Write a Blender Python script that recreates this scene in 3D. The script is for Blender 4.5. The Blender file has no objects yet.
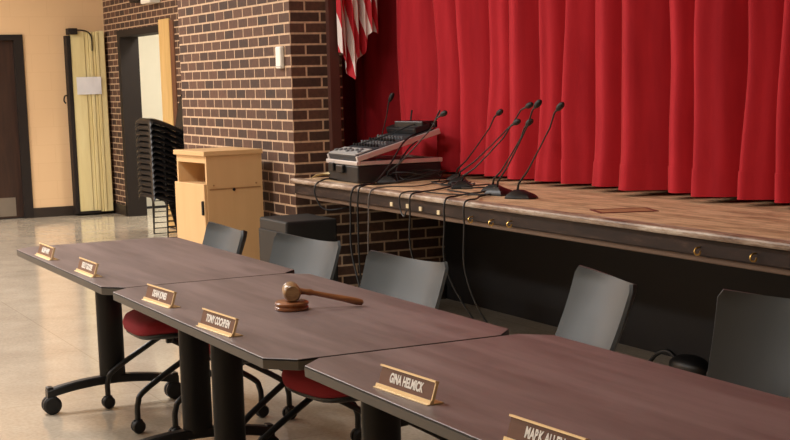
import bpy, bmesh, math, random
from mathutils import Vector, Matrix
random.seed(7)
PI = math.pi
sc = bpy.context.scene
COL = sc.collection

# ------------------------------------------------------------------ materials
def nmat(name):
    m = bpy.data.materials.new(name); m.use_nodes = True
    nt = m.node_tree
    return m, nt, nt.nodes['Principled BSDF']
def N(nt, typ, **kw):
    n = nt.nodes.new(typ)
    for k, v in kw.items():
        if k in n.inputs: n.inputs[k].default_value = v
        else: setattr(n, k, v)
    return n
def lin(c):
    return tuple(((v/255)/12.92 if v/255 <= .04045 else ((v/255+.055)/1.055)**2.4) for v in c) + (1,)
def plain(name, rgb, rough=.5, metal=0, spec=.5, var=.12, scale=8, bump=0, bscale=60, coat=0, sheen=0):
    m, nt, b = nmat(name)
    c = lin(rgb)
    tc = N(nt, 'ShaderNodeTexCoord')
    no = N(nt, 'ShaderNodeTexNoise', Scale=scale, Detail=4)
    nt.links.new(tc.outputs['Object'], no.inputs['Vector'])
    mx = N(nt, 'ShaderNodeMix', data_type='RGBA')
    mx.inputs[6].default_value = tuple(v*(1-var) for v in c[:3])+(1,)
    mx.inputs[7].default_value = tuple(min(1, v*(1+var)) for v in c[:3])+(1,)
    nt.links.new(no.outputs['Fac'], mx.inputs[0])
    nt.links.new(mx.outputs[2], b.inputs['Base Color'])
    b.inputs['Roughness'].default_value = rough
    b.inputs['Metallic'].default_value = metal
    b.inputs['Specular IOR Level'].default_value = spec
    if coat: b.inputs['Coat Weight'].default_value = coat; b.inputs['Coat Roughness'].default_value = .15
    if sheen: b.inputs['Sheen Weight'].default_value = sheen; b.inputs['Sheen Roughness'].default_value = .5
    if bump:
        n2 = N(nt, 'ShaderNodeTexNoise', Scale=bscale, Detail=3)
        nt.links.new(tc.outputs['Object'], n2.inputs['Vector'])
        bp = N(nt, 'ShaderNodeBump', Strength=bump, Distance=.004)
        nt.links.new(n2.outputs['Fac'], bp.inputs['Height'])
        nt.links.new(bp.outputs['Normal'], b.inputs['Normal'])
    return m
def ramp(nt, stops):
    r = N(nt, 'ShaderNodeValToRGB')
    e = r.color_ramp.elements
    while len(e) < len(stops): e.new(.5)
    for x, (p, c) in zip(e, stops): x.position = p; x.color = c
    return r

def wall_uv(nt, sx=1.0):
    g = N(nt, 'ShaderNodeNewGeometry')
    p = N(nt, 'ShaderNodeSeparateXYZ'); n = N(nt, 'ShaderNodeSeparateXYZ')
    nt.links.new(g.outputs['Position'], p.inputs[0]); nt.links.new(g.outputs['True Normal'], n.inputs[0])
    a = N(nt, 'ShaderNodeMath', operation='ABSOLUTE'); nt.links.new(n.outputs['X'], a.inputs[0])
    gt = N(nt, 'ShaderNodeMath', operation='GREATER_THAN'); gt.inputs[1].default_value = .5; nt.links.new(a.outputs[0], gt.inputs[0])
    mx = N(nt, 'ShaderNodeMix', data_type='FLOAT')
    ux = N(nt, 'ShaderNodeMath', operation='MULTIPLY_ADD'); ux.inputs[1].default_value = sx; ux.inputs[2].default_value = 8.06*sx; nt.links.new(p.outputs['X'], ux.inputs[0])
    uy = N(nt, 'ShaderNodeMath', operation='SUBTRACT'); uy.inputs[1].default_value = 3.405; nt.links.new(p.outputs['Y'], uy.inputs[0])
    nt.links.new(gt.outputs[0], mx.inputs[0]); nt.links.new(ux.outputs[0], mx.inputs[2]); nt.links.new(uy.outputs[0], mx.inputs[3])
    cb = N(nt, 'ShaderNodeCombineXYZ')
    nt.links.new(mx.outputs[0], cb.inputs['X']); nt.links.new(p.outputs['Z'], cb.inputs['Y'])
    return cb.outputs[0], g.outputs['Position']

def brick_mat():
    m, nt, b = nmat('brown_brick')
    uv, pos = wall_uv(nt, 1.15)
    mp = N(nt, 'ShaderNodeMapping'); mp.inputs['Location'].default_value = (0, -.0156, 0)
    nt.links.new(uv, mp.inputs['Vector'])
    br = N(nt, 'ShaderNodeTexBrick', Scale=1.0)
    br.offset = .5; br.squash = 1
    br.inputs['Brick Width'].default_value = .203; br.inputs['Row Height'].default_value = .0663
    br.inputs['Mortar Size'].default_value = .0066; br.inputs['Mortar Smooth'].default_value = .2
    br.inputs['Bias'].default_value = 0
    br.inputs['Color1'].default_value = lin((94, 64, 48)); br.inputs['Color2'].default_value = lin((56, 38, 30))
    br.inputs['Mortar'].default_value = lin((196, 166, 136))
    nt.links.new(mp.outputs[0], br.inputs['Vector'])
    no = N(nt, 'ShaderNodeTexNoise', Scale=45, Detail=5); nt.links.new(pos, no.inputs['Vector'])
    mul = N(nt, 'ShaderNodeMix', data_type='RGBA', blend_type='MULTIPLY'); mul.inputs[0].default_value = .55
    r = ramp(nt, [(.3, (.55, .55, .55, 1)), (.7, (1.25, 1.2, 1.15, 1))]); nt.links.new(no.outputs['Fac'], r.inputs[0])
    nt.links.new(br.outputs['Color'], mul.inputs[6]); nt.links.new(r.outputs[0], mul.inputs[7])
    nt.links.new(mul.outputs[2], b.inputs['Base Color'])
    b.inputs['Roughness'].default_value = .8
    inv = N(nt, 'ShaderNodeMath', operation='SUBTRACT'); inv.inputs[0].default_value = 1; nt.links.new(br.outputs['Fac'], inv.inputs[1])
    bp = N(nt, 'ShaderNodeBump', Strength=.5, Distance=.006); nt.links.new(inv.outputs[0], bp.inputs['Height'])
    nt.links.new(bp.outputs['Normal'], b.inputs['Normal'])
    return m

def block_mat():
    m, nt, b = nmat('peach_painted_block')
    uv, pos = wall_uv(nt)
    br = N(nt, 'ShaderNodeTexBrick', Scale=1.0)
    br.inputs['Brick Width'].default_value = .406; br.inputs['Row Height'].default_value = .203
    br.inputs['Mortar Size'].default_value = .004; br.inputs['Mortar Smooth'].default_value = .5
    c = lin((228, 191, 147)); d = lin((226, 189, 145)); e = lin((222, 184, 140))
    br.inputs['Color1'].default_value = c; br.inputs['Color2'].default_value = d; br.inputs['Mortar'].default_value = e
    nt.links.new(uv, br.inputs['Vector']); nt.links.new(br.outputs['Color'], b.inputs['Base Color'])
    b.inputs['Roughness'].default_value = .55
    return m

def floor_mat():
    m, nt, b = nmat('polished_terrazzo')
    g = N(nt, 'ShaderNodeNewGeometry'); pos = g.outputs['Position']
    n1 = N(nt, 'ShaderNodeTexNoise', Scale=3.2, Detail=6, Roughness=.65); nt.links.new(pos, n1.inputs['Vector'])
    r1 = ramp(nt, [(.3, lin((184, 170, 151))), (.7, lin((202, 190, 171)))]); nt.links.new(n1.outputs['Fac'], r1.inputs[0])
    n2 = N(nt, 'ShaderNodeTexNoise', Scale=55, Detail=3); nt.links.new(pos, n2.inputs['Vector'])
    r2 = ramp(nt, [(.35, (.86, .85, .83, 1)), (.62, (1.04, 1.03, 1.02, 1))]); nt.links.new(n2.outputs['Fac'], r2.inputs[0])
    mul = N(nt, 'ShaderNodeMix', data_type='RGBA', blend_type='MULTIPLY'); mul.inputs[0].default_value = .8
    nt.links.new(r1.outputs[0], mul.inputs[6]); nt.links.new(r2.outputs[0], mul.inputs[7])
    br = N(nt, 'ShaderNodeTexBrick', Scale=1.0); br.offset = 0
    br.inputs['Brick Width'].default_value = 1.22; br.inputs['Row Height'].default_value = 1.22
    br.inputs['Mortar Size'].default_value = .0035; br.inputs['Mortar Smooth'].default_value = .3
    br.inputs['Color1'].default_value = (1, 1, 1, 1); br.inputs['Color2'].default_value = (.97, .97, .97, 1); br.inputs['Mortar'].default_value = (.8, .78, .74, 1)
    mp = N(nt, 'ShaderNodeMapping'); mp.inputs['Location'].default_value = (.3, .55, 0)
    nt.links.new(pos, mp.inputs['Vector']); nt.links.new(mp.outputs[0], br.inputs['Vector'])
    m2 = N(nt, 'ShaderNodeMix', data_type='RGBA', blend_type='MULTIPLY'); m2.inputs[0].default_value = 1
    nt.links.new(mul.outputs[2], m2.inputs[6]); nt.links.new(br.outputs['Color'], m2.inputs[7])
    nt.links.new(m2.outputs[2], b.inputs['Base Color'])
    r3 = ramp(nt, [(.3, (.09, .09, .09, 1)), (.75, (.17, .17, .17, 1))]); nt.links.new(n1.outputs['Fac'], r3.inputs[0])
    nt.links.new(r3.outputs[0], b.inputs['Roughness'])
    b.inputs['Specular IOR Level'].default_value = .6
    return m

def grain_mat(name, c1, c2, axis=0, stretch=14, scale=3, rough=.45, spec=.5, coat=0, coat_rough=.2, detail=6, c3=None):
    m, nt, b = nmat(name)
    tc = N(nt, 'ShaderNodeTexCoord')
    mp = N(nt, 'ShaderNodeMapping')
    s = [stretch]*3; s[axis] = 1
    mp.inputs['Scale'].default_value = s
    nt.links.new(tc.outputs['Object'], mp.inputs['Vector'])
    no = N(nt, 'ShaderNodeTexNoise', Scale=scale, Detail=detail, Roughness=.6, Distortion=.3)
    nt.links.new(mp.outputs[0], no.inputs['Vector'])
    st = [(.32, lin(c1)), (.68, lin(c2))]
    if c3: st = [(.25, lin(c1)), (.5, lin(c2)), (.75, lin(c3))]
    r = ramp(nt, st); nt.links.new(no.outputs['Fac'], r.inputs[0])
    nt.links.new(r.outputs[0], b.inputs['Base Color'])
    b.inputs['Roughness'].default_value = rough; b.inputs['Specular IOR Level'].default_value = spec
    if coat: b.inputs['Coat Weight'].default_value = coat; b.inputs['Coat Roughness'].default_value = coat_rough
    return m

def stage_floor_mat():
    m, nt, b = nmat('worn_stage_boards')
    g = N(nt, 'ShaderNodeNewGeometry'); pos = g.outputs['Position']
    br = N(nt, 'ShaderNodeTexBrick', Scale=1.0); br.offset = .37
    br.inputs['Brick Width'].default_value = 1.1; br.inputs['Row Height'].default_value = .057
    br.inputs['Mortar Size'].default_value = .0012; br.inputs['Bias'].default_value = 0
    br.inputs['Color1'].default_value = lin((228, 196, 156)); br.inputs['Color2'].default_value = lin((210, 176, 136)); br.inputs['Mortar'].default_value = lin((90, 62, 42))
    nt.links.new(pos, br.inputs['Vector'])
    mp = N(nt, 'ShaderNodeMapping'); mp.inputs['Scale'].default_value = (1, 3, 1); nt.links.new(pos, mp.inputs['Vector'])
    no = N(nt, 'ShaderNodeTexNoise', Scale=3.5, Detail=6, Roughness=.65); nt.links.new(mp.outputs[0], no.inputs['Vector'])
    r = ramp(nt, [(.36, (.5, .45, .42, 1)), (.55, (1, 1, 1, 1))]); nt.links.new(no.outputs['Fac'], r.inputs[0])
    mul = N(nt, 'ShaderNodeMix', data_type='RGBA', blend_type='MULTIPLY'); mul.inputs[0].default_value = .9
    nt.links.new(br.outputs['Color'], mul.inputs[6]); nt.links.new(r.outputs[0], mul.inputs[7])
    nt.links.new(mul.outputs[2], b.inputs['Base Color'])
    b.inputs['Roughness'].default_value = .55
    return m

def lip_mat():
    m, nt, b = nmat('scuffed_brown_lip')
    g = N(nt, 'ShaderNodeNewGeometry'); pos = g.outputs['Position']
    mp = N(nt, 'ShaderNodeMapping'); mp.inputs['Scale'].default_value = (1, 4, 5); nt.links.new(pos, mp.inputs['Vector'])
    no = N(nt, 'ShaderNodeTexNoise', Scale=6, Detail=8, Roughness=.72); nt.links.new(mp.outputs[0], no.inputs['Vector'])
    r = ramp(nt, [(.3, lin((30, 20, 16))), (.55, lin((48, 33, 26))), (.7, lin((78, 59, 48))), (.82, lin((140, 120, 104)))])
    nt.links.new(no.outputs['Fac'], r.inputs[0]); nt.links.new(r.outputs[0], b.inputs['Base Color'])
    b.inputs['Roughness'].default_value = .6; b.inputs['Specular IOR Level'].default_value = .25
    return m
def nosing_mat():
    m, nt, b = nmat('worn_pale_nosing')
    g = N(nt, 'ShaderNodeNewGeometry'); pos = g.outputs['Position']
    mp = N(nt, 'ShaderNodeMapping'); mp.inputs['Scale'].default_value = (1, 5, 5); nt.links.new(pos, mp.inputs['Vector'])
    no = N(nt, 'ShaderNodeTexNoise', Scale=4, Detail=8, Roughness=.75); nt.links.new(mp.outputs[0], no.inputs['Vector'])
    r = ramp(nt, [(.34, lin((92, 66, 52))), (.5, lin((150, 126, 106))), (.66, lin((205, 190, 172)))])
    nt.links.new(no.outputs['Fac'], r.inputs[0]); nt.links.new(r.outputs[0], b.inputs['Base Color'])
    b.inputs['Roughness'].default_value = .45
    return m

def velvet_mat():
    m, nt, b = nmat('red_velour')
    g = N(nt, 'ShaderNodeNewGeometry'); pos = g.outputs['Position']
    mp = N(nt, 'ShaderNodeMapping'); mp.inputs['Scale'].default_value = (7, 7, 1); nt.links.new(pos, mp.inputs['Vector'])
    no = N(nt, 'ShaderNodeTexNoise', Scale=2.2, Detail=5); nt.links.new(mp.outputs[0], no.inputs['Vector'])
    r = ramp(nt, [(.3, lin((174, 37, 47))), (.7, lin((194, 46, 56)))]); nt.links.new(no.outputs['Fac'], r.inputs[0])
    nt.links.new(r.outputs[0], b.inputs['Base Color'])
    b.inputs['Roughness'].default_value = .8; b.inputs['Specular IOR Level'].default_value = .15
    b.inputs['Sheen Weight'].default_value = 1.0; b.inputs['Sheen Roughness'].default_value = .3
    b.inputs['Sheen Tint'].default_value = lin((255, 120, 120))
    n2 = N(nt, 'ShaderNodeTexNoise', Scale=140, Detail=2); nt.links.new(pos, n2.inputs['Vector'])
    bp = N(nt, 'ShaderNodeBump', Strength=.15, Distance=.003); nt.links.new(n2.outputs['Fac'], bp.inputs['Height'])
    nt.links.new(bp.outputs['Normal'], b.inputs['Normal'])
    return m

def flag_mat():
    m, nt, b = nmat('striped_flag_cloth')
    uv = N(nt, 'ShaderNodeUVMap'); s = N(nt, 'ShaderNodeSeparateXYZ'); nt.links.new(uv.outputs[0], s.inputs[0])
    mu = N(nt, 'ShaderNodeMath', operation='MULTIPLY'); mu.inputs[1].default_value = 6.5; nt.links.new(s.outputs['X'], mu.inputs[0])
    fr = N(nt, 'ShaderNodeMath', operation='FRACT'); nt.links.new(mu.outputs[0], fr.inputs[0])
    gt = N(nt, 'ShaderNodeMath', operation='GREATER_THAN'); gt.inputs[1].default_value = .5; nt.links.new(fr.outputs[0], gt.inputs[0])
    mx = N(nt, 'ShaderNodeMix', data_type='RGBA'); mx.inputs[6].default_value = lin((190, 30, 45)); mx.inputs[7].default_value = lin((232, 222, 218))
    nt.links.new(gt.outputs[0], mx.inputs[0]); nt.links.new(mx.outputs[2], b.inputs['Base Color'])
    b.inputs['Roughness'].default_value = .7
    return m

M = dict(
    brick=brick_mat(), peach=block_mat(), floor=floor_mat(), stage=stage_floor_mat(), lip=lip_mat(), nosing=nosing_mat(),
    velvet=velvet_mat(), flag=flag_mat(),
    ceiling=plain('ceiling_tile', (225, 220, 208), .9, bump=.2),
    cream=plain('cream_wall_paint', (226, 200, 160), .8),
    corridor=plain('white_corridor_paint', (240, 236, 220), .7, var=.03),
    black_wall=plain('matte_black_paint', (20, 18, 18), .9),
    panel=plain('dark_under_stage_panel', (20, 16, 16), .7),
    base=plain('black_vinyl_base', (44, 34, 28), .45),
    dkframe=plain('dark_brown_door_frame', (34, 26, 22), .7, spec=.3),
    dkdoor=grain_mat('dark_walnut_door', (44, 28, 22), (62, 40, 30), axis=2, stretch=10, scale=2, rough=.4),
    kick=plain('brushed_steel', (150, 140, 128), .4, .7),
    ltdoor=grain_mat('honey_oak_door', (206, 168, 104), (226, 190, 128), axis=2, stretch=12, scale=2, rough=.4),
    jamb=grain_mat('reddish_wood_edge', (92, 56, 36), (122, 76, 48), axis=2, stretch=12, scale=2, rough=.5),
    part=grain_mat('yellow_ash_veneer', (224, 204, 144), (238, 222, 168), axis=2, stretch=9, scale=1.6, rough=.45),
    paper=plain('white_paper', (236, 234, 236), .7, var=.04, scale=12),
    post=plain('rust_brown_steel', (78, 46, 38), .5),
    maple=grain_mat('pale_maple_laminate', (209, 169, 119), (214, 175, 125), axis=2, stretch=10, scale=1.5, rough=.4),
    maple_in=grain_mat('maple_inside', (190, 148, 98), (206, 164, 112), axis=0, stretch=10, scale=1.5, rough=.5),
    groove=plain('shadow_groove_strip', (158, 118, 74), .6),
    table=grain_mat('wenge_laminate', (91, 76, 74), (126, 108, 106), axis=0, stretch=9, scale=1.4, rough=.42, spec=.8, detail=8),
    edge=plain('grey_edge_band', (98, 92, 84), .6, spec=.3),
    seam=plain('dark_edge_seam', (26, 22, 21), .6),
    blackmetal=plain('black_powder_coat', (18, 18, 19), .42, .0, .5),
    blackplastic=plain('black_plastic', (24, 24, 25), .4),
    rubber=plain('black_rubber', (16, 16, 16), .6),
    chairback=plain('charcoal_plastic', (66, 71, 73), .42, spec=.5, var=.05),
    redfab=plain('red_seat_fabric', (138, 24, 34), .9, bump=.3, bscale=200),
    gold=plain('brushed_gold', (240, 216, 170), .35, .45, var=.05),
    plaque=grain_mat('walnut_plaque', (92, 56, 42), (108, 68, 52), axis=0, stretch=8, scale=6, rough=.4),
    white=plain('white_lettering', (244, 240, 232), .6, var=.02),
    gavel=grain_mat('turned_walnut', (112, 64, 34), (150, 94, 56), axis=0, stretch=6, scale=9, rough=.3, coat=.4),
    gavelhead=grain_mat('burl_wood', (118, 84, 52), (176, 140, 96), axis=0, stretch=3, scale=16, rough=.3, coat=.4),
    brass=plain('brass', (200, 160, 90), .3, .9),
    alu=plain('aluminium_trim', (214, 208, 204), .35, .5, var=.05),
    case=plain('black_case_plastic', (26, 26, 28), .45),
    mixer=plain('dark_grey_mixer', (48, 50, 54), .5),
    lightgrey=plain('light_grey_plastic', (170, 170, 168), .5),
    knob=plain('grey_knob', (120, 122, 124), .5),
    cable=plain('black_cable_rubber', (17, 16, 17), .5),
    greycable=plain('grey_cable_rubber', (92, 86, 82), .5),
    stackshell=plain('black_polypropylene', (14, 14, 16), .34),
    ivory=plain('ivory_plastic', (236, 232, 220), .4, var=.02),
    redpaint=plain('oxblood_paint', (104, 40, 32), .6),
    wornplate=grain_mat('worn_board_cover', (156, 110, 76), (184, 140, 102), axis=0, stretch=5, scale=4, rough=.55),
    batten=plain('brown_batten', (98, 74, 56), .6),
    paperold=plain('cream_paper', (206, 186, 140), .7),
    tape=plain('pale_tape', (220, 200, 160), .6),
)

# ------------------------------------------------------------------ mesh helpers
class MB:
    def __init__(s): s.bm = bmesh.new(); s.uv = None
    def box(s, x0, x1, y0, y1, z0, z1, bev=0, mat=None):
        r = bmesh.ops.create_cube(s.bm, size=1)
        vs = r['verts']
        for v in vs:
            v.co = Vector(((x0+x1)/2+v.co.x*(x1-x0), (y0+y1)/2+v.co.y*(y1-y0), (z0+z1)/2+v.co.z*(z1-z0)))
            if mat is not None: v.co = mat @ v.co
        if bev:
            es = list({e for v in vs for e in v.link_edges})
            bmesh.ops.bevel(s.bm, geom=es, offset=bev, segments=2, affect='EDGES', profile=.5)
        return s
    def tube(s, pts, r, n=8, smooth=0, cap=True):
        pts = [Vector(p) for p in pts]
        if smooth: pts = catmull(pts, smooth)
        rs = r if isinstance(r, (list, tuple)) else [r]*len(pts)
        if len(rs) != len(pts):
            k = len(rs); rs = [rs[min(k-1, int(i*k/len(pts)))] for i in range(len(pts))]
        rings = []; up = None
        for i, p in enumerate(pts):
            t = (pts[min(i+1, len(pts)-1)]-pts[max(i-1, 0)]).normalized()
            if up is None:
                up = t.orthogonal().normalized()
            else:
                up = (up - t*up.dot(t))
                up = up.normalized() if up.length > 1e-6 else t.orthogonal().normalized()
            bi = t.cross(up)
            rings.append([s.bm.verts.new(p + (up*math.cos(2*PI*k/n)+bi*math.sin(2*PI*k/n))*rs[i]) for k in range(n)])
        for a, b in zip(rings, rings[1:]):
            for k in range(n): s.bm.faces.new((a[k], a[(k+1) % n], b[(k+1) % n], b[k]))
        if cap:
            s.bm.faces.new(rings[0][::-1]); s.bm.faces.new(rings[-1])
        return s
    def loft(s, rings, cap=True, closed=True):
        R = [[s.bm.verts.new(p) for p in r] for r in rings]
        n = len(R[0])
        for a, b in zip(R, R[1:]):
            for k in range(n if closed else n-1): s.bm.faces.new((a[k], a[(k+1) % n], b[(k+1) % n], b[k]))
        if cap:
            s.bm.faces.new(R[0][::-1]); s.bm.faces.new(R[-1])
        return s
    def lathe(s, prof, n=24, mat=None):
        rings = []
        for r, z in prof:
            ring = [Vector((r*math.cos(2*PI*k/n), r*math.sin(2*PI*k/n), z)) for k in range(n)]
            if mat is not None: ring = [mat @ v for v in ring]
            rings.append(ring)
        return s.loft(rings)
    def prism(s, poly, z0, z1, mat=None):
        rings = [[Vector((x, y, z)) for x, y in poly] for z in (z0, z1)]
        if mat is not None: rings = [[mat @ v for v in r] for r in rings]
        return s.loft(rings)
    def sheet(s, grid, thick, uvs=None):
        """closed sheet from a grid of (front) points, offset along local normal by thick"""
        nu, nv = len(grid), len(grid[0])
        P = [[Vector(p) for p in row] for row in grid]
        B = []
        for i in range(nu):
            row = []
            for j in range(nv):
                a = P[min(i+1, nu-1)][j]-P[max(i-1, 0)][j]; b = P[i][min(j+1, nv-1)]-P[i][max(j-1, 0)]
                nrm = a.cross(b)
                nrm = nrm.normalized() if nrm.length > 1e-9 else Vector((0, 1, 0))
                row.append(P[i][j]+nrm*thick)
            B.append(row)
        V = [[s.bm.verts.new(p) for p in r] for r in P]; W = [[s.bm.verts.new(p) for p in r] for r in B]
        fs = []
        for i in range(nu-1):
            for j in range(nv-1):
                fs.append((s.bm.faces.new((V[i][j], V[i][j+1], V[i+1][j+1], V[i+1][j])), [(i, j), (i, j+1), (i+1, j+1), (i+1, j)]))
                fs.append((s.bm.faces.new((W[i][j], W[i+1][j], W[i+1][j+1], W[i][j+1])), [(i, j), (i+1, j), (i+1, j+1), (i, j+1)]))
        for i in range(nu-1):
            s.bm.faces.new((V[i][0], V[i+1][0], W[i+1][0], W[i][0])); s.bm.faces.new((V[i][-1], W[i][-1], W[i+1][-1], V[i+1][-1]))
        for j in range(nv-1):
            s.bm.faces.new((V[0][j], W[0][j], W[0][j+1], V[0][j+1])); s.bm.faces.new((V[-1][j], V[-1][j+1], W[-1][j+1], W[-1][j]))
        if uvs:
            L = s.bm.loops.layers.uv.new('UVMap')
            for f, ids in fs:
                for lp, (i, j) in zip(f.loops, ids): lp[L].uv = uvs[i][j]
        return s
    def build(s, name, mat, parent=None, smooth=False, bev=0, angle=40):
        bmesh.ops.recalc_face_normals(s.bm, faces=s.bm.faces)
        me = bpy.data.meshes.new(name); s.bm.to_mesh(me); s.bm.free()
        me.materials.append(mat)
        if smooth:
            for p in me.polygons: p.use_smooth = True
            try: me.set_sharp_from_angle(angle=math.radians(angle))
            except Exception: pass
        o = bpy.data.objects.new(name, me); COL.objects.link(o)
        if parent is not None: o.parent = parent
        if bev:
            bm_ = o.modifiers.new('bevel', 'BEVEL'); bm_.width = bev; bm_.segments = 2; bm_.limit_method = 'ANGLE'
        return o

def catmull(P, n):
    Q = [P[0]*2-P[1]] + list(P) + [P[-1]*2-P[-2]]
    out = []
    for i in range(1, len(Q)-2):
        a, b, c, d = Q[i-1:i+3]
        for k in range(n):
            t = k/n
            out.append(.5*((2*b)+(c-a)*t+(2*a-5*b+4*c-d)*t*t+(3*b-a-3*c+d)*t**3))
    out.append(P[-1]); return out

def tag(o, label=None, cat=None, group=None, kind=None):
    if label: o['label'] = label
    if cat: o['category'] = cat
    if group: o['group'] = group
    if kind: o['kind'] = kind
    return o
def thing(name, loc, label, cat, rz=0, group=None):
    o = bpy.data.objects.new(name, None); o.empty_display_size = .1; COL.objects.link(o)
    o.location = loc; o.rotation_euler = (0, 0, rz)
    return tag(o, label, cat, group)
def copy_tree(o, parent=None):
    c = o.copy(); COL.objects.link(c)
    if parent is not None: c.parent = parent
    for ch in [k for k in o.children]: copy_tree(ch, c)
    return c
def struct(o): o['kind'] = 'structure'; return o
def rounded_rect(x0, x1, y0, y1, c, seg=5):
    pts = []
    for cx, cy, a0 in ((x1-c, y0+c, -90), (x1-c, y1-c, 0), (x0+c, y1-c, 90), (x0+c, y0+c, 180)):
        for k in range(seg+1):
            a = math.radians(a0+90*k/seg)
            pts.append((cx+c*math.cos(a), cy+c*math.sin(a)))
    return pts

# ------------------------------------------------------------------ the room
FX, BY, PY, PX = -15.95, 4.45, 3.405, -8.06
LY, SZ = 3.36, .857           # stage lip plane and stage height
RX, FY, CH = 2.6, -6.8, 3.7
struct(MB().box(FX-.2, RX+.2, FY-.2, 6.4, -.1, 0).build('floor', M['floor']))
struct(MB().box(FX-.2, RX+.2, FY-.2, PY+.35, CH, CH+.1).build('ceiling', M['ceiling']))
# far wall (peach) with the dark door
w = MB()
w.box(FX-.2, FX, FY, 2.42, 0, CH); w.box(FX-.2, FX, 3.47, BY+.2, 0, CH); w.box(FX-.2, FX, 2.42, 3.47, 2.02, CH)
struct(w.build('wall_left', M['peach']))
d1 = struct(MB().box(FX-.09, FX-.045, 2.47, 3.42, .01, 1.98).build('door_1', M['dkdoor']))
fr = MB(); fr.box(FX-.12, FX+.02, 3.42, 3.52, 0, 2.04); fr.box(FX-.12, FX+.02, 2.38, 2.48, 0, 2.04); fr.box(FX-.12, FX+.02, 2.48, 3.42, 1.98, 2.04)
fr.build('door_frame', M['dkframe'], d1)
MB().box(FX-.046, FX-.04, 2.55, 3.34, .03, .24).build('kick_plate', M['kick'], d1)
struct(MB().box(FX, FX+.012, 3.52, BY, 0, .11).build('baseboard_left', M['base']))
# brick rear wall with the open doorway
OX0, OX1, OZ = -15.36, -13.86, 2.0
w = MB()
w.box(FX, OX0, BY, BY+.19, 0, CH); w.box(OX1, -9.9, BY, BY+.19, 0, CH); w.box(OX0, OX1, BY, BY+.19, OZ, CH)
struct(w.build('wall_back', M['brick']))
struct(MB().box(FX, OX0-.02, BY-.012, BY, 0, .12).build('baseboard_back', M['base']))
d2 = MB()
d2.box(OX0-.05, OX0+.05, BY-.012, BY+.2, 0, OZ+.05); d2.box(OX1-.03, OX1+.03, BY+.001, BY+.2, 0, OZ+.05); d2.box(OX0+.05, OX1-.03, BY-.012, BY+.2, OZ-.02, OZ+.05)
d2 = struct(d2.build('door_2', M['dkframe']))
MB().box(OX1-.03, -13.56, BY-.018, BY-.0, .01, 2.10, bev=.004).build('door_leaf', M['ltdoor'], d2)
MB().box(-13.56, -13.44, BY-.012, BY-.0, .01, 2.08, bev=.004).build('hinge_edge', M['jamb'], d2)
# corridor behind the doorway
struct(MB().box(FX-.2, -11.8, 6.2, 6.3, 0, 3.0).build('wall_corridor', M['corridor']))
struct(MB().box(-16.6, -16.5, BY+.19, 6.3, 0, 3.0).build('wall_corridor_end', M['corridor']))
struct(MB().box(-11.9, -11.8, BY+.19, 6.3, 0, 3.0).build('wall_corridor_near', M['corridor']))
struct(MB().box(-16.6, -11.8, BY+.19, 6.3, 2.9, 3.0).build('ceiling_corridor', M['corridor']))
struct(MB().box(-16.4, -11.9, 6.17, 6.2, 0, .14).build('baseboard_corridor', M['base']))
# brick pier beside the stage; under the deck its flank runs back to the stage front panel
w = MB()
w.box(-10.18, PX, PY, 3.75, 0, CH)
w.box(-10.18, PX, 3.75, 4.56, 0, SZ-.1)
struct(w.build('wall_pier', M['brick']))
struct(MB().box(PX, PX+.02, 3.44, 4.45, 0, .1).build('baseboard_pier', M['base']))
struct(MB().box(PX-.01, PX+.045, 3.648, 3.712, SZ, CH).build('trim_post', M['post']))
# proscenium header and the rest of the hall out of view
struct(MB().box(PX, RX, PY, 3.75, 2.75, CH).build('wall_header', M['cream']))
struct(MB().box(RX, RX+.2, FY, 6.4, 0, CH).build('wall_right', M['cream']))
struct(MB().box(FX, RX, FY-.2, FY, 0, CH).build('wall_front', M['cream']))
# unseen stage house; black rear wall and ceiling added to keep light out
struct(MB().box(-10.18, RX, 6.0, 6.2, SZ, 5).build('wall_stage_blackout', M['black_wall']))
struct(MB().box(-10.18, -10.08, 3.75, 6.2, SZ, 5).build('wall_stage_left', M['black_wall']))
struct(MB().box(-10.18, RX, 3.75, 6.2, 4.9, 5).build('ceiling_stage_blackout', M['black_wall']))
stage = struct(MB().box(-7.97, RX, LY+.03, 6.0, SZ-.05, SZ).build('stage', M['stage']))
MB().box(-10.08, -7.97, 3.75, 6.0, SZ-.05, SZ).build('wing_deck', M['stage'], stage)
MB().box(-7.97, RX, LY, LY+.06, .765, SZ-.014, bev=.008).build('lip_board', M['lip'], stage)
MB().box(-7.985, RX, LY-.022, LY+.05, SZ-.024, SZ+.004, bev=.009).build('nosing', M['nosing'], stage)
MB().box(-7.97, RX, LY+.012, LY+.075, .742, .766, bev=.004).build('lower_batten', M['batten'], stage)
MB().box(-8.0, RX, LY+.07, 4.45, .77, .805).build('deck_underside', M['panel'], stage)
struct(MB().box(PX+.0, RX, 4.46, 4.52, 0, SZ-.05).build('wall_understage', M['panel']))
for x, z, tp in ((-6.643, .79, 0), (-6.459, .792, 0), (-6.316, .788, 0), (-6.125, .783, 0), (-5.788, .778, 1), (-5.597, .778, 1), (-5.435, .785, 1), (-4.109, .79, 1), (-3.803, .797, 1)):
    if tp == 0:
        MB().box(x-.014, x+.014, LY-.006, LY+.002, z-.011, z+.011, bev=.002).build('lip_plate', M['tape'], stage)
    else:
        pts = [(x, LY+.004, z+.01), (x, LY-.016, z+.008), (x, LY-.026, z-.004), (x+.006, LY-.024, z-.016), (x+.018, LY-.018, z-.014), (x+.022, LY-.016, z-.002)]
        MB().tube(pts, .0035, 6, smooth=4).build('cup_hook', M['brass'], stage, smooth=True)
T = Matrix.Translation((-4.965, 3.64, SZ)) @ Matrix.Rotation(math.radians(70), 4, 'Z')
hatch = MB()
for q in ((-.13, .13, -.085, -.07), (-.13, .13, .07, .085), (-.13, -.115, -.07, .07), (.115, .13, -.07, .07)):
    hatch.box(q[0], q[1], q[2], q[3], -.002, .003, mat=T)
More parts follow.
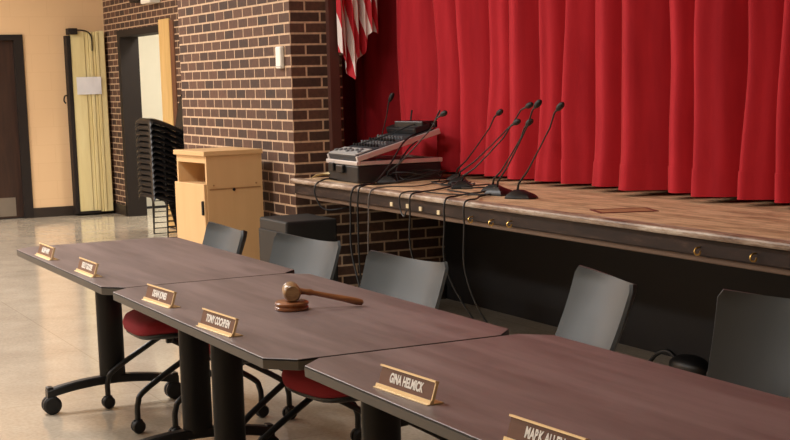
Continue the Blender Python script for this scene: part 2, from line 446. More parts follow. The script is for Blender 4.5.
hf = hatch.build('floor_pocket_frame', M['redpaint'], stage)
MB().box(-.115, .115, -.07, .07, -.002, .002, mat=T).build('floor_pocket_cover', M['wornplate'], stage)

# ------------------------------------------------------------------ stage curtain
XB = [-9.6, -9.15] + [-8.66, -8.021, -7.536, -7.274, -6.976, -6.712, -6.428, -6.19, -5.944, -5.674, -5.368, -5.133, -4.836, -4.626, -4.43] + [-4.1, -3.75, -3.4, -3.05, -2.7, -2.3]
LEAN = {-8.66: 0.03, -8.021: 0.09, -7.536: 0.1, -7.274: 0.05}
def curtain_grid(z0, z1, nz, off=0.0, flat=False):
    cols = []
    for i in range(len(XB)-1):
        xa, xb = XB[i], XB[i+1]; w_ = xb-xa
        la, lb = LEAN.get(xa, .0), LEAN.get(xb, .0)
        amp = min(.36, .10+.80*w_) * (.93+.14*random.random())
        ph = random.random()*6
        M_ = 22
        for k in range(M_):
            t = k/M_
            s_ = math.sin(PI/2*min(1, t/.26))**.9 if t < .26 else math.cos(PI/2*((t-.26)/.74)**1.15)
            cols.append((xa+w_*t, la+(lb-la)*t, amp*s_+.012*math.sin(PI*t)*math.sin(2*PI*t*(w_/.11)+ph), ph, w_))
    g = []
    for x, ln, ya, ph, w_ in cols:
        col = []
        for j in range(nz+1):
            z = z0+(z1-z0)*j/nz
            h = (z-SZ)
            wob = .012*math.sin(h*3.1+ph)+.006*math.sin(h*7+2*ph)
            xx = x - ln*(h-.5) + wob*.6
            y = 4.43 - ya*(1+.12*max(0, .6-h)) - off + wob*.5
            col.append((xx, y, z))
        g.append(col)
    return g
random.seed(11)
cur = MB().sheet(curtain_grid(SZ+.035, 3.3, 28), .004).build('stage_curtain', M['velvet'], None, smooth=True, angle=80)
tag(cur, 'tall red velour stage curtain hanging in deep folds across the stage', 'curtain')
random.seed(11)
MB().sheet(curtain_grid(SZ+.03, SZ+.155, 3, off=.002), .006).build('hem', M['velvet'], cur, smooth=True, angle=80)

# ------------------------------------------------------------------ things on the far and rear walls
fp = thing('folding_partition', (FX+.01, 4.2, 0), 'folded yellow wood accordion partition stacked against the peach wall', 'partition')
for i, (ya, yb) in enumerate(((-.175, -.02), (-.015, .025), (.03, .065), (.07, .10), (.105, .135), (.14, .205))):
    MB().box(.0, .12-.012*(i % 2)+.004*i, ya, yb, .035, 2.06+.01*(i == 5), bev=.003).build('panel', M['part'], fp)
MB().box(.0, .13, -.225, -.18, .02, 2.02, bev=.004).build('lead_post', M['dkframe'], fp)
MB().box(.02, .16, -.20, -.10, 2.03, 2.10, bev=.006).build('track_bracket', M['dkframe'], fp)
MB().tube([(.135, -.11, 2.08), (.135, -.03, 2.075), (.135, .03, 2.05), (.135, .06, 1.99), (.135, .06, 1.85)], .008, 6, smooth=4).build('pull_strap', M['dkframe'], fp, smooth=True)
MB().box(.0, .135, -.18, .06, .02, .05).build('bottom_rail', M['dkframe'], fp)
MB().tube([(.05, -.225, 1.36), (.05, -.26, 1.35), (.05, -.27, 1.30), (.05, -.25, 1.27)], .008, 6, smooth=4).build('hook', M['dkframe'], fp, smooth=True)
pg = []
for i in range(7):
    pg.append([(FX+.155+.004*math.sin(i*1.7+j), 4.06+.28*i/6, 1.365+.195*j/4) for j in range(5)])
tag(MB().sheet(pg, .002).build('paper_notice', M['paper'], None, smooth=True), 'white sheet of paper taped on the folded yellow partition', 'paper')

em = thing('emergency_light', (-14.0, BY, 2.32), 'white emergency light box with dark lamp above the brick doorway', 'emergency light')
MB().box(-.12, .18, -.12, 0, -.055, .2, bev=.012).build('housing', M['ivory'], em)
MB().box(-.50, -.16, -.13, 0, -.02, .2, bev=.02).build('lamp_head', M['dkframe'], em)
wd = thing('wall_sensor', (-8.20, PY, 1.53), 'small white plastic box mounted on the brick pier near its corner', 'wall device')
MB().box(-.04, .04, -.03, 0, 0, .135, bev=.008).build('housing', M['ivory'], wd)
MB().box(-.04, .04, -.032, -.029, .012, .016).build('seam', M['lightgrey'], wd)

# flag on a short tilted pole
fl = thing('flag', (PX, 3.60, 2.62), 'red and white striped flag hanging furled beside the brick pier', 'flag')
MB().tube([(.05, .07, 0), (.12, .16, .02)], .03, 12).build('bracket', M['brass'], fl, smooth=True)
MB().tube([(.05, .07, -.1), (.09, .2, .5)], .014, 10).build('pole', M['brass'], fl, smooth=True)
g, uvs = [], []
bot = [(0, 1.62), (.12, 1.60), (.25, 1.50), (.36, 1.445), (.42, 1.55), (.47, 1.60), (.58, 1.58), (.66, 1.62), (.72, 1.72), (.85, 1.76), (1, 1.73)]
def interp(tab, u):
    for (a, b), (c, d) in zip(tab, tab[1:]):
        if u <= c: return b+(d-b)*(u-a)/(c-a)
    return tab[-1][1]
NU = 48
for i in range(NU+1):
    u = i/NU; col = []; cu = []
    zb = interp(bot, u)
    for j in range(15):
        v = j/14
        z = 3.0+(zb-3.0)*v
        spread = .35+.65*min(1, v*1.5)
        y = 3.775+(u-.36)*.28*spread + .02*v
        x = PX+.07+.03*math.sin(u*19)*spread+.02*math.sin(u*41)
        col.append((x-PX, y-3.60, z-2.62))
        cu.append((u*.9-v*.55+.3, v))
    g.append(col); uvs.append(cu)
MB().sheet(g, .002, uvs).build('cloth', M['flag'], fl, smooth=True)

# ------------------------------------------------------------------ lectern
lc = thing('lectern', (-8.60, 3.105, 0), 'pale maple cabinet lectern with open shelf standing before the brick pier', 'lectern', math.radians(6))
x0, x1, y0, y1, h = -.22, .22, -.195, .195, 1.0
MB().box(x1-.02, x1, y0, y1, .04, h).build('side_panel', M['maple'], lc)
MB().box(x0, x0+.02, y0, y1, .04, h).build('side_panel', M['maple'], lc)
MB().box(x0+.02, x1-.02, y1-.015, y1, .04, h).build('back_panel', M['maple_in'], lc)
MB().box(x0-.012, x1+.008, y0-.018, y1+.006, h, h+.03, bev=.003).build('top', M['maple'], lc)
MB().box(x0+.02, x1-.02, y0, y0+.02, h-.045, h).build('top_rail', M['maple'], lc)
MB().box(x0+.02, x1-.02, y0+.005, y1-.015, .80, .82).build('shelf', M['maple'], lc)
MB().box(x0+.02, x1-.02, y0+.005, y1-.015, .05, .07).build('bottom_panel', M['maple'], lc)
MB().box(x0+.01, x1-.01, y0+.02, y1-.02, 0, .05).build('plinth', M['base'], lc)
dr = MB().box(x0-.005, x1-.005, y0-.02, y0-.001, .06, .825, bev=.003).build('door', M['maple'], lc)
MB().box(x1-.03, x1-.012, y0-.034, y0-.02, .63, .72, bev=.004).build('handle', M['blackplastic'], dr)
MB().box(x1, x1+.0015, y0+.015, y1-.015, .785, .794).build('groove', M['groove'], lc)
MB().lathe([(.010, 0), (.010, .006), (.004, .008)], 12, Matrix.Translation((x1, -.01, .783)) @ Matrix.Rotation(PI/2, 4, 'Y')).build('lock', M['blackplastic'], lc, smooth=True)
for yy, zz in ((-.15, .815), (.15, .815), (.16, .23)):
    MB().lathe([(.006, 0), (.006, .003), (.003, .004)], 10, Matrix.Translation((x1, yy, zz)) @ Matrix.Rotation(PI/2, 4, 'Y')).build('screw_cap', M['groove'], lc, smooth=True)

# ------------------------------------------------------------------ stacked black chairs
def stack_chair_mesh():
    prof = []   # side profile (y, z) from seat front to back top, seat sloping back
    P = [(-.255, .395), (-.24, .43), (-.20, .445), (-.10, .415), (.0, .37), (.09, .33), (.15, .325), (.19, .36), (.21, .45), (.235, .56), (.26, .66), (.275, .72)]
    P = catmull([Vector((0, y, z)) for y, z in P], 3)
    g = []
    n = len(P)
    for i, p in enumerate(P):
        t = i/(n-1); row = []
        hw = .25 if t < .5 else .25-.03*(t-.5)
        if t > .93: hw -= (t-.93)*.6
        for u in (-1, -.985, -.95, -.88, -.7, -.35, 0, .35, .7, .88, .95, .985, 1):
            row.append((u*hw, p.y-(.05*u*u if t > .62 else .05*u*u*max(0, (t-.4)/.22)), p.z+(.008*u*u if t < .5 else 0)-.055*abs(u)**8))
        g.append(row)
    return MB().sheet(g, .006)
proto = thing('stacking_chair', (-13.02, 4.20, 0), 'x', 'chair')
stack_chair_mesh().build('shell', M['stackshell'], proto, smooth=True)
for s in (-1, 1):
    MB().tube([(s*.20, -.14, .40), (s*.21, -.11, .30), (s*.22, -.12, .012), (s*.22, .12, .012), (s*.20, .03, .35)], .009, 8).build('leg_frame', M['blackmetal'], proto, smooth=True)
MB().tube([(-.205, .03, .335), (.205, .03, .335)], .008, 8).build('crossbar', M['blackmetal'], proto, smooth=True)
NST = 14
for i in range(NST):
    o = proto if i == 0 else copy_tree(proto)
    o.location.z = i*.0535
    o['group'] = 'black stacked chairs by the doorway'
    o['label'] = ('lowest chair of the black stack by the doorway, feet on the floor' if i == 0 else
                  'topmost chair of the black stack by the doorway, its backrest showing' if i == NST-1 else
                  'black plastic chair nested in the middle of the stack by the doorway')

# ------------------------------------------------------------------ black box beside the pier
sp = thing('speaker_cabinet', (-7.51, 3.02, 0), 'black box standing on the floor below the stage corner', 'speaker')
MB().box(-.205, .205, -.0, .32, .02, .665, bev=.012).build('cabinet', M['rubber'], sp)
MB().box(-.19, .19, -.012, .0, .06, .60, bev=.004).build('grille', M['rubber'], sp)
for sx in (-.18, .18):
    for sy in (.05, .27):
        MB().box(sx-.02, sx+.02, sy-.02, sy+.02, 0, .025).build('foot', M['rubber'], sp)

# ------------------------------------------------------------------ tables
TZ = .74
def caster(r=.042, w=.034):
    m = MB()
    T = Matrix.Translation((0, 0, r)) @ Matrix.Rotation(PI/2, 4, 'Y')
    m.lathe([(.006, -w/2-.012), (r*.8, -w/2-.012), (r, -w/2-.004), (r, -.006), (r*.5, -.004), (r*.5, .004), (r, .006), (r, w/2+.004), (r*.8, w/2+.012), (.006, w/2+.012)], 18, T)
    m.tube([(0, 0, r), (0, .0, r*2.1)], .009, 8)
    m.box(-.008, .008, -.02, .02, r*1.0, r*2.0, bev=.004)
    return m
def table(x0, x1, y0, y1, label, legs):
    cx, cy = (x0+x1)/2, (y0+y1)/2
    t = thing('conference_table', (cx, cy, 0), label, 'table', group='conference tables in a row')
    hx, hy = (x1-x0)/2-.0025, (y1-y0)/2
    def outline(i, c):
        return [p for p in rounded_rect(-hx+i, hx-i, -hy+i, hy-i, c, 1)]
    def ring(i, z): return [Vector((x, y, z)) for x, y in outline(i, .07-i*.6)]
    MB().loft([ring(.004, TZ-.006), ring(.0012, TZ-.0009), ring(.0022, TZ)]).build('tabletop', M['table'], t)
    MB().loft([ring(.004, TZ-.03), ring(.001, TZ-.028), ring(.0, TZ-.0062), ring(.002, TZ-.0058)]).build('edge_band', M['edge'], t)
    MB().loft([ring(.0016, TZ-.0062), ring(.0006, TZ-.005), ring(.0006, TZ-.0012), ring(.0016, TZ-.001)]).build('edge_seam', M['seam'], t)
    for lx in legs:
        u = lx-cx
        m = MB(); rr = []
        for z in (.13, TZ-.03): rr.append([Vector((u+.028*math.cos(2*PI*k/20), .06*math.sin(2*PI*k/20)*(1.0), z)) for k in range(20)])
        m.loft(rr); m.box(u-.04, u+.04, -.25, .25, TZ-.05, TZ-.031)
        m.build('leg', M['blackmetal'], t, smooth=True)
        f = MB(); rings = []
        for k in range(21):
            s = -1+2*k/20; y = s*.305
            zt = .148-.036*s*s; th = .038
            rings.append([Vector((u+a*.024, y, zt-b*th)) for a, b in ((-1, .15), (-.8, 0), (.8, 0), (1, .15), (1, .9), (.8, 1), (-.8, 1), (-1, .9))])
        f.loft(rings)
        for s in (-1, 1): f.box(u-.022, u+.022, s*.29-.014, s*.29+.014, .07, .125, bev=.004)
        ft = f.build('foot', M['blackmetal'], t)
        for s in (-1, 1):
            c = caster().build('caster', M['rubber'], ft, smooth=True); c.location = (u, s*.285, 0)
    return t
table(-6.345, -4.812, 1.30, 2.048, 'far table of the row, left end, nearest the maple lectern', (-6.175, -5.0))
table(-4.807, -3.262, 1.30, 2.048, 'middle table of the row with the wooden gavel on it', (-4.645, -3.41))
table(-3.256, -1.73, 1.352, 2.098, 'nearest reddish brown table at the right, set slightly back', (-3.0, -1.93))

# ------------------------------------------------------------------ chairs
def make_chair():
    r = thing('nesting_chair', (0, 0, 0), 'x', 'chair', group='grey and red chairs behind the tables')
    # cushion
    rings = []
    for i, (z, ins) in enumerate(((.392, .05), (.398, .02), (.412, .004), (.435, 0), (.452, .008), (.460, .03), (.462, .08))):
        ring = []
        for k in range(40):
            a = 2*PI*k/40; c, s = math.cos(a), math.sin(a)
            x = (.232-ins)*math.copysign(abs(c)**.6, c); y = (.212-ins)*math.copysign(abs(s)**.6, s)-.02
            dz = -.035*max(0, (-y-.12)/.13)**2 if y < -.12 else 0
            ring.append(Vector((x, y, z+dz)))
        rings.append(ring)
    MB().loft(rings).build('seat', M['redfab'], r, smooth=True, angle=60)
    pan = []
    for z, ins in ((.376, .03), (.392, .012), (.40, .012)):
        ring = []
        for k in range(40):
            a = 2*PI*k/40; c, s = math.cos(a), math.sin(a)
            yy = (.212-ins)*math.copysign(abs(s)**.6, s)-.02
            ring.append(Vector(((.232-ins)*math.copysign(abs(c)**.6, c), yy, z-.03*max(0, (-yy-.12)/.13)**2)))
        pan.append(ring)
    MB().loft(pan).build('seat_pan', M['blackplastic'], r, smooth=True, angle=60)
    # backrest
    g = []
    NU_, NV_ = 20, 14
    for j in range(NV_+1):
        v = j/NV_; row = []
        for i in range(NU_+1):
            u = -1+2*i/NU_
            hw = .232+.012*v
            # rounded corners
            if v > .93: hw -= .016*(1-math.sqrt(max(0, 1-((v-.93)/.07)**2)))
            if v < .12: hw -= .03*(1-math.sqrt(max(0, 1-((.12-v)/.12)**2)))
            z = .525+.295*v - .022*(1-u*u)*v*v + .012*(1-u*u)*(1-v)
            y = .190+.105*v**1.3+.015*math.sin(PI*v) - .07*abs(u)**2.4
            row.append((u*hw, y, z))
        g.append(row)
    MB().sheet(g, .011).build('backrest', M['chairback'], r, smooth=True, angle=50)
    for s in (-1, 1):
        MB().tube([(s*.262, -.275, .06), (s*.262, -.27, .13), (s*.255, -.22, .19), (s*.235, .10, .385), (s*.20, .165, .46), (s*.17, .203, .53), (s*.16, .212, .59)], .0125, 10, smooth=5).build('front_leg', M['blackmetal'], r, smooth=True)
        MB().tube([(s*.262, .275, .06), (s*.262, .27, .13), (s*.25, .22, .19), (s*.235, -.10, .375)], .0125, 10, smooth=5).build('rear_leg', M['blackmetal'], r, smooth=True)
        MB().box(s*.24-.014, s*.24+.014, -.0, .045, .275, .33, bev=.006).build('pivot', M['blackplastic'], r)
        for y in (-.275, .275):
            c = caster(.029, .024).build('caster', M['rubber'], r, smooth=True); c.location = (s*.262, y, 0)
    MB().tube([(-.235, .10, .378), (.235, .10, .378)], .011, 8).build('crossbar', M['blackmetal'], r, smooth=True)
    return r
ch0 = make_chair()
spots = [(-5.875, 1.905, -2, 'grey backed chair farthest away, partly in front of the maple lectern'),
         (-5.20, 2.03, 9, 'grey backed chair in front of the black box at the stage corner'),
         (-4.385, 2.06, 8, 'grey backed red seat chair behind the gavel'),
         (-3.665, 2.345, -15, 'grey backed chair pulled back from the seam of the two nearest tables'),
         (-2.845, 2.54, 23, 'grey backed chair nearest the camera, cut by the right picture edge')]
for i, (x, y, a_, lab) in enumerate(spots):
    o = ch0 if i == 0 else copy_tree(ch0)
    o.location = (x, y, 0); o.rotation_euler.z = math.radians(a_)
    o['label'] = lab

# ------------------------------------------------------------------ name plates
def text_mesh(body, size, sx, parent, loc, rot, mat, off=.0011):
    cu = bpy.data.curves.new('lettering', 'FONT'); cu.body = body; cu.size = size; cu.align_x = 'CENTER'; cu.align_y = 'CENTER'
    cu.extrude = .0006; cu.offset = off; cu.space_character = 1.02
    o = bpy.data.objects.new('lettering', cu); COL.objects.link(o)
    dg = bpy.context.evaluated_depsgraph_get(); dg.update()
    me = bpy.data.meshes.new_from_object(o.evaluated_get(dg)); me.name = 'lettering'
    bpy.data.objects.remove(o); bpy.data.curves.remove(cu)
    me.materials.clear(); me.materials.append(mat)
    me.transform(Matrix.Scale(sx, 4, (1, 0, 0)))
    ob = bpy.data.objects.new('lettering', me); COL.objects.link(ob); ob.parent = parent
    ob.location = loc; ob.rotation_euler = rot
    return ob
def nameplate(x, y, rz, body, label, ts=.030):
    r = thing('name_plate', (x, y, TZ), label, 'name plate', math.radians(rz), 'desk name plates')
    W = .118; tilt = math.radians(18)
    T = Matrix.Translation((0, 0, .004)) @ Matrix.Rotation(-tilt, 4, 'X')   # local: x along, y depth, z up the face
    MB().box(-W+.003, W-.003, -.0022, .001, .004, .045, mat=T).build('plaque', M['plaque'], r)
    hd = MB()
    prof = [(-.012, .0), (.0375, .0), (.040, .002), (.0375, .003), (.004, .003)]
    hd.box(-W, W, -.014, .029, 0, .0028, bev=.001)                       # foot on the table
    hd.box(-W, W, .001, .0035, .0, .048, mat=T)                        # rear plate
    hd.box(-W, W, -.0065, .0035, .045, .0495, mat=T)                   # top lip
    hd.box(-W, W, -.0065, .001, -.003, .0045, mat=T)                   # lower lip
    hd.box(W-.003, W+.0005, -.004, .0025, .0, .049, mat=T)
    hd.build('holder', M['gold'], r)
    p = T @ Vector((0, -.0024, .0245))
    text_mesh(body, ts, .68, r, p, (PI/2-tilt, 0, 0), M['white'])
    return r
nameplate(-5.89, 1.335, 1, 'ALLEN HARR', 'brown and gold name plate farthest left on the far table')
nameplate(-5.26, 1.345, 1, 'KELLY GOODE', 'brown and gold name plate at the right of the far table')
nameplate(-4.38, 1.352, 4, 'DEAN JONES', 'brown and gold name plate at the left of the middle table')
nameplate(-3.78, 1.335, 4, 'TONY COCHREN', 'brown and gold name plate in front of the gavel, near the table seam')
nameplate(-2.745, 1.408, 4, 'GINA HELMICK', 'brown and gold name plate at the left of the nearest table')
nameplate(-2.165, 1.40, 4, 'MARK ALLEN', 'brown and gold name plate cut off by the bottom of the picture')

# crumpled scrap at the stage corner
pgr = []
for i in range(6):
    pgr.append([(-.02+.05*j+.01*math.sin(i*2.1), -.10+.045*i, .003+.022*abs(math.sin(i*1.3+j*1.1))+.010*j) for j in range(4)])
o = tag(MB().sheet(pgr, .0015).build('paper_scrap', M['paperold'], None, smooth=True), 'crumpled pale paper scrap on the stage corner left of the equipment case', 'paper')
o.location = (-7.86, 3.50, SZ); o.rotation_euler = (0, 0, .5)

# ------------------------------------------------------------------ gavel
sb = tag(MB().lathe([(.03, 0), (.050, .001), (.053, .004), (.053, .010), (.049, .013), (.050, .016), (.0535, .019), (.053, .024), (.048, .028), (.02, .0285)], 32).build('sound_block', M['gavel'], None, smooth=True),
         'round turned wooden sound block under the gavel head', 'sound block')
sb.location = (-4.01, 1.668, TZ)
gv = thing('gavel', (-4.01, 1.668, TZ+.0285), 'wooden gavel resting across its round sound block', 'gavel', math.radians(72))
T = Matrix.Translation((0, 0, .0285)) @ Matrix.Rotation(PI/2, 4, 'X')
MB().lathe([(.004, -.044), (.022, -.043), (.027, -.037), (.0285, -.026), (.026, -.022), (.0285, -.016), (.0285, .016), (.026, .022), (.0285, .026), (.027, .037), (.022, .043), (.004, .044)], 24, T).build('head', M['gavelhead'], gv, smooth=True)
hd = [(.02, .030, .011), (.045, .026, .009), (.06, .0235, .011), (.07, .021, .008), (.12, .009, .0085), (.17, -.003, .0105), (.205, -.0125, .0115), (.222, -.0165, .0095), (.226, -.0175, .004)]
MB().tube([(a_, 0, b_) for a_, b_, c_ in hd], [c_ for a_, b_, c_ in hd], 12).build('handle', M['gavel'], gv, smooth=True)

# ------------------------------------------------------------------ audio case on the stage
cs = thing('equipment_case', (-7.50, 3.745, SZ), 'black equipment case with pale metal rim on the stage edge', 'case', math.radians(-2))
MB().box(-.225, .225, -.27, .27, .0, .105, bev=.012).build('body', M['case'], cs)
rm = MB()
for q in ((-.232, .232, -.277, -.25), (-.232, .232, .25, .277), (-.232, -.205, -.25, .25), (.205, .232, -.25, .25)):
    rm.box(q[0], q[1], q[2], q[3], .104, .128, bev=.004)
rm.build('rim', M['alu'], cs)
MB().box(-.05, .05, -.292, -.268, .055, .10, bev=.006).build('latch', M['blackplastic'], cs)
MB().box(-.17, -.10, -.288, -.268, .06, .11, bev=.006).build('latch', M['blackplastic'], cs)
MB().tube([(.23, -.08, .06), (.25, -.07, .045), (.25, .07, .045), (.23, .08, .06)], .008, 8, smooth=3).build('handle', M['blackplastic'], cs, smooth=True)
mxr = thing('audio_mixer', (-7.50, 3.48, SZ+.128), 'dark audio mixer lying tilted on top of the black equipment case', 'mixer', math.radians(-2))
tl = math.radians(15)
T = Matrix.Rotation(tl, 4, 'X')
MB().box(-.21, .21, .0, .52, .0, .035, bev=.006, mat=T).build('chassis', M['mixer'], mxr)
for s in (-1, 1):
    MB().box(s*.215-.012, s*.215+.012, -.005, .55, -.002, .03, bev=.004, mat=T).build('side_rail', M['alu'], mxr)
MB().box(-.20, .2, .0, .11, .035, .041, mat=T).build('fader_strip', M['lightgrey'], mxr)
for k in range(9):
    MB().box(-.175+k*.042, -.155+k*.042, .03+.012*((k*5) % 4), .05+.012*((k*5) % 4), .041, .052, bev=.002, mat=T).build('fader', M['knob'], mxr)
for j in range(4):
    for k in range(9):
        MB().lathe([(.008, .035), (.007, .05), (.003, .051)], 8, T @ Matrix.Translation((-.165+k*.042, .16+j*.055, 0))).build('knob', M['knob'] if j % 2 else M['blackplastic'], mxr, smooth=True)
MB().box(-.20, .2, .40, .51, .035, .075, bev=.01, mat=T).build('connector_hump', M['case'], mxr)
MB().box(-.17, .2, .05, .30, -.075, -.012).build('support_block', M['case'], mxr)
mxr.children[-1].location = (0, .24, 0)
# receiver thing on top of the mixer
rc = thing('wireless_receiver', (-7.43, 3.93, SZ+.128+.175), 'black receiver box lying on the raised end of the mixer', 'receiver', math.radians(12))
MB().box(-.13, .13, -.06, .06, .0, .04, bev=.006).build('housing', M['blackplastic'], rc)
for s in (-1, 1):
    MB().tube([(s*.11, .05, .03), (s*.13, .08, .10)], .005, 6).build('antenna', M['rubber'], rc)

# ------------------------------------------------------------------ gooseneck microphones
def mic(bx, by, hx, hy, hz, label, rz, bend=.05):
    bx += .045; hx += .05
    r = thing('gooseneck_microphone', (bx, by, SZ), label, 'microphone', 0, 'gooseneck microphones on the stage')
    R_ = Matrix.Rotation(math.radians(rz), 4, 'Z')
    rings = []
    for i, (z, k) in enumerate(((0, 1), (.008, 1.0), (.022, .82), (.034, .5), (.042, .3))):
        P = [(-.055, -.05), (.055, -.05), (.062, -.02), (.038, .085), (.0, .10), (-.038, .085), (-.062, -.02)]
        rings.append([R_ @ Vector((x*k, y*k-.012*(1-k), z)) for x, y in P])
    MB().loft(rings).build('base', M['blackplastic'], r, smooth=True, angle=35)
    a_ = R_ @ Vector((0, -.012, .04)); b_ = Vector((hx-bx, hy-by, hz-SZ))
    d = b_-a_
    pts = [a_, a_+Vector((0, 0, .02))+d*.03, a_+d*.25+Vector((0, 0, -.004)), a_+d*.5+Vector((0, 0, -bend*.18)), a_+d*.8+Vector((0, 0, -bend*.2)), b_-Vector((d.x*.09, d.y*.09, .02)), b_]
    MB().tube(pts, [.006, .0055, .0042, .0036, .0036, .0042, .005], 8, smooth=0).build('gooseneck', M['blackmetal'], r, smooth=True)
    dn = (Vector((d.x, d.y, max(.02, d.z*.55)))).normalized()
    T = Matrix.Translation(b_-dn*.006) @ dn.to_track_quat('Z', 'Y').to_matrix().to_4x4()
    MB().lathe([(.004, -.012), (.007, -.008), (.011, 0), (.0145, .012), (.015, .026), (.0135, .040), (.008, .050), (.003, .053)], 14, T).build('windscreen', M['rubber'], r, smooth=True)
    return r
mic(-7.25, 3.62, -6.63, 3.64, 1.255, 'gooseneck microphone in front of the equipment case, leaning right over it', 60)
mic(-7.09, 3.985, -6.60, 3.97, 1.25, 'left gooseneck microphone of the cluster, its head apart from the others', 50)
mic(-6.88, 3.88, -6.13, 3.86, 1.295, 'long leaning gooseneck microphone second from left in the cluster', 55)
mic(-6.60, 3.74, -6.06, 3.74, 1.215, 'gooseneck microphone with wide base in the middle of the cluster', 60)
mic(-6.27, 3.74, -5.91, 3.72, 1.215, 'short gooseneck microphone standing behind the near pair in the cluster', 40)
mic(-6.09, 3.66, -5.74, 3.66, 1.305, 'tall gooseneck microphone second from right in the cluster', 20)
mic(-5.86, 3.64, -5.52, 3.64, 1.295, 'rightmost gooseneck microphone, set apart near the stage edge', -70)
mic(-7.90, 3.86, -7.79, 3.92, 1.325, 'gooseneck microphone rising behind the equipment case', 10)

# ------------------------------------------------------------------ cables
def cable(pts, r, label, mat='cable', n=7, sm=6):
    p = [Vector(q) for q in pts]; r *= .78
    o = MB().tube(p, r, n, smooth=sm).build('audio_cable', M[mat], None, smooth=True)
    return tag(o, label, 'cable', 'cables on and over the stage edge')
e = SZ+.008
cable([(-7.08, 3.96, e+.01), (-6.98, 3.75, e+.02), (-7.02, 3.5, e+.005), (-7.04, 3.37, e+.005), (-7.05, 3.318, e-.03), (-7.06, 3.31, .70), (-7.02, 3.30, .45), (-6.85, 3.34, .12), (-6.7, 3.5, .012), (-6.4, 3.6, .012)], .0075, 'thick black cable dropping over the stage edge right of the case', sm=7)
cable([(-6.95, 3.80, e), (-6.80, 3.60, e), (-6.82, 3.40, e+.004), (-6.83, 3.325, e-.02), (-6.84, 3.315, .72), (-6.86, 3.33, .35), (-6.9, 3.5, .012), (-6.7, 3.8, .012)], .005, 'thin grey cable hanging down against the under stage bricks', 'greycable')
cable([(-6.66, 3.75, e), (-6.50, 3.55, e), (-6.38, 3.40, e+.004), (-6.36, 3.325, e-.01), (-6.355, 3.316, .76), (-6.37, 3.33, .55), (-6.34, 3.45, .25), (-6.38, 3.7, .012), (-6.2, 3.9, .012)], .006, 'black cable over the lip at the pale plates')
cable([(-6.2, 3.68, e), (-6.15, 3.55, e), (-6.02, 3.40, e+.004), (-5.99, 3.322, e-.01), (-5.985, 3.312, .74), (-6.0, 3.33, .5), (-5.97, 3.5, .2), (-6.05, 3.75, .012), (-5.9, 3.95, .012), (-6.1, 4.1, .012)], .006, 'black cable hanging in front of the dark recess, left of a pair')
cable([(-6.05, 3.62, e), (-5.96, 3.5, e), (-5.82, 3.40, e+.004), (-5.80, 3.322, e-.01), (-5.79, 3.312, .74), (-5.81, 3.33, .5), (-5.86, 3.5, .22), (-5.78, 3.8, .012), (-5.6, 3.85, .012)], .006, 'black cable hanging in front of the dark recess, right of a pair')
cable([(-7.6, 3.48, e), (-7.58, 3.42, e+.01), (-7.56, 3.37, e+.005), (-7.555, 3.322, e-.02), (-7.55, 3.316, .78), (-7.5, 3.36, .70), (-7.35, 3.5, .73), (-7.2, 3.6, .76)], .006, 'short black cable looped over the lip at the left end of the stage')
cable([(-7.4, 4.0, SZ+.30), (-7.22, 3.75, SZ+.24), (-7.12, 3.6, SZ+.12), (-7.03, 3.46, e+.02), (-6.97, 3.36, e+.008), (-6.965, 3.318, e-.02), (-6.97, 3.312, .7), (-6.98, 3.32, .4), (-7.1, 3.4, .012), (-7.3, 3.3, .012)], .007, 'black cable running from the mixer down over the stage edge')
pts = []
random.seed(5)
for k in range(26):
    a_ = k*1.05; rr = .07+.05*random.random()
    pts.append((-6.95+k*.022+rr*math.cos(a_), 3.86+rr*.9*math.sin(a_)-.004*k, e+.012*random.random()))
cable(pts, .0048, 'tangled black cable coiled on the stage between case and microphones', sm=5)
pts = []
for k in range(20):
    a_ = k*1.1+.5; rr = .09+.05*random.random()
    pts.append((-7.16+rr*.8*math.cos(a_), 3.80+rr*1.3*math.sin(a_), e+.055*abs(math.sin(k*.8))))
cable(pts, .0045, 'black cable heaped in loops against the right side of the case', sm=5)
cable([(-7.5, 3.6, SZ+.22), (-7.42, 3.75, SZ+.27), (-7.35, 3.9, SZ+.33), (-7.28, 3.98, SZ+.31), (-7.26, 3.8, SZ+.2), (-7.24, 3.7, SZ+.08), (-7.15, 3.66, e)], .006, 'black cable draped across the tilted mixer')
cable([(-6.45, 3.60, e), (-6.3, 3.52, e+.01), (-6.1, 3.56, e), (-5.95, 3.53, e+.008), (-6.08, 3.47, e+.004), (-6.3, 3.44, e), (-6.45, 3.40, e+.004), (-6.47, 3.324, e-.01), (-6.46, 3.315, .78), (-6.42, 3.315, .745), (-6.39, 3.315, .78)], .005, 'thin black cable lying before the microphone bases with a drooping end')

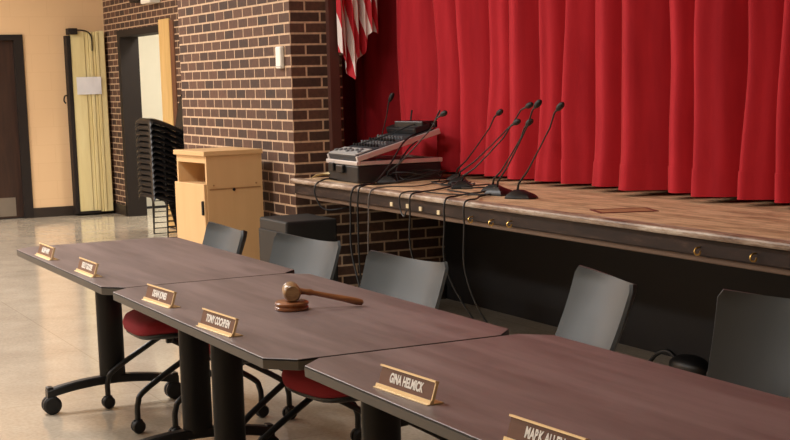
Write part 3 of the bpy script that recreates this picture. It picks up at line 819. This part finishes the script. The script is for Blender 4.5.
# bundle on the floor under the stage edge
bg = thing('floor_bundle', (-5.20, 4.2, 0), 'small black bundle with a looped strap on the floor under the stage', 'bundle')
rings = []
for k in range(11):
    s = -1+2*k/10; q = math.sqrt(max(.02, 1-s*s*.97))
    rings.append([Vector((s*.13, .075*q*math.cos(2*PI*j/16), .06+.058*q*math.sin(2*PI*j/16)*(1 if math.sin(2*PI*j/16) > 0 else 1))) for j in range(16)])
MB().loft(rings).build('pouch', M['blackplastic'], bg, smooth=True)
MB().tube([(-.10, 0, .08), (-.16, -.01, .11), (-.24, -.02, .08), (-.30, -.03, .016), (-.38, -.04, .012)], .011, 8, smooth=4).build('strap', M['rubber'], bg, smooth=True)
MB().tube([(.12, 0, .06), (.17, -.02, .02), (.22, -.02, .03), (.235, -.02, .07)], .006, 8, smooth=4).build('cord', M['greycable'], bg, smooth=True)

# ------------------------------------------------------------------ lights
def area(name, loc, sx, sy, e, col, rot=(0, 0, 0)):
    l = bpy.data.lights.new(name, 'AREA'); l.shape = 'RECTANGLE'; l.size = sx; l.size_y = sy; l.energy = e; l.color = col
    o = bpy.data.objects.new(name, l); COL.objects.link(o); o.location = loc; o.rotation_euler = rot
    return o
WARM = (1.0, .965, .945)
for x, e_ in ((-14.0, 130), (-11.0, 150), (-7.6, 110), (-4.2, 55)):
    for y in (.6, -2.9):
        area('ceiling_lamp', (x, y, CH-.03), 1.2, .6, e_*(.8 if (x > -5 and y < 0) else 1.05 if x > -5 else 1), WARM)
area('corridor_lamp', (-14.2, 5.4, 2.85), 1.2, .6, 75, (1, .95, .85))
w_ = bpy.data.worlds.new('World'); sc.world = w_; w_.use_nodes = True
w_.node_tree.nodes['Background'].inputs[0].default_value = (.9, .85, .8, 1)
w_.node_tree.nodes['Background'].inputs[1].default_value = .03

# ------------------------------------------------------------------ camera
R = [[0.4550079510462399, 0.8901586304941299, -0.02419456636349766], [0.12735623732575999, -0.09194128558469133, -0.9875865475082469], [-0.8813331681599912, 0.44627840252677403, -0.15520126977323148]]
cam = bpy.data.cameras.new('camera'); co = bpy.data.objects.new('camera', cam); COL.objects.link(co)
rm_ = Matrix(((R[0][0], -R[1][0], -R[2][0]), (R[0][1], -R[1][1], -R[2][1]), (R[0][2], -R[1][2], -R[2][2])))
co.matrix_world = Matrix.Translation((0, 0, 1.443)) @ rm_.to_4x4()
cam.sensor_width = 36; cam.lens = 1400.5/790*36; cam.shift_y = 80/790
cam.clip_start = .05; cam.clip_end = 60
sc.camera = co
vs = sc.view_settings
vs.view_transform = 'Standard'; vs.look = 'None'; vs.gamma = 1; vs.exposure = .0; vs.use_curve_mapping = False
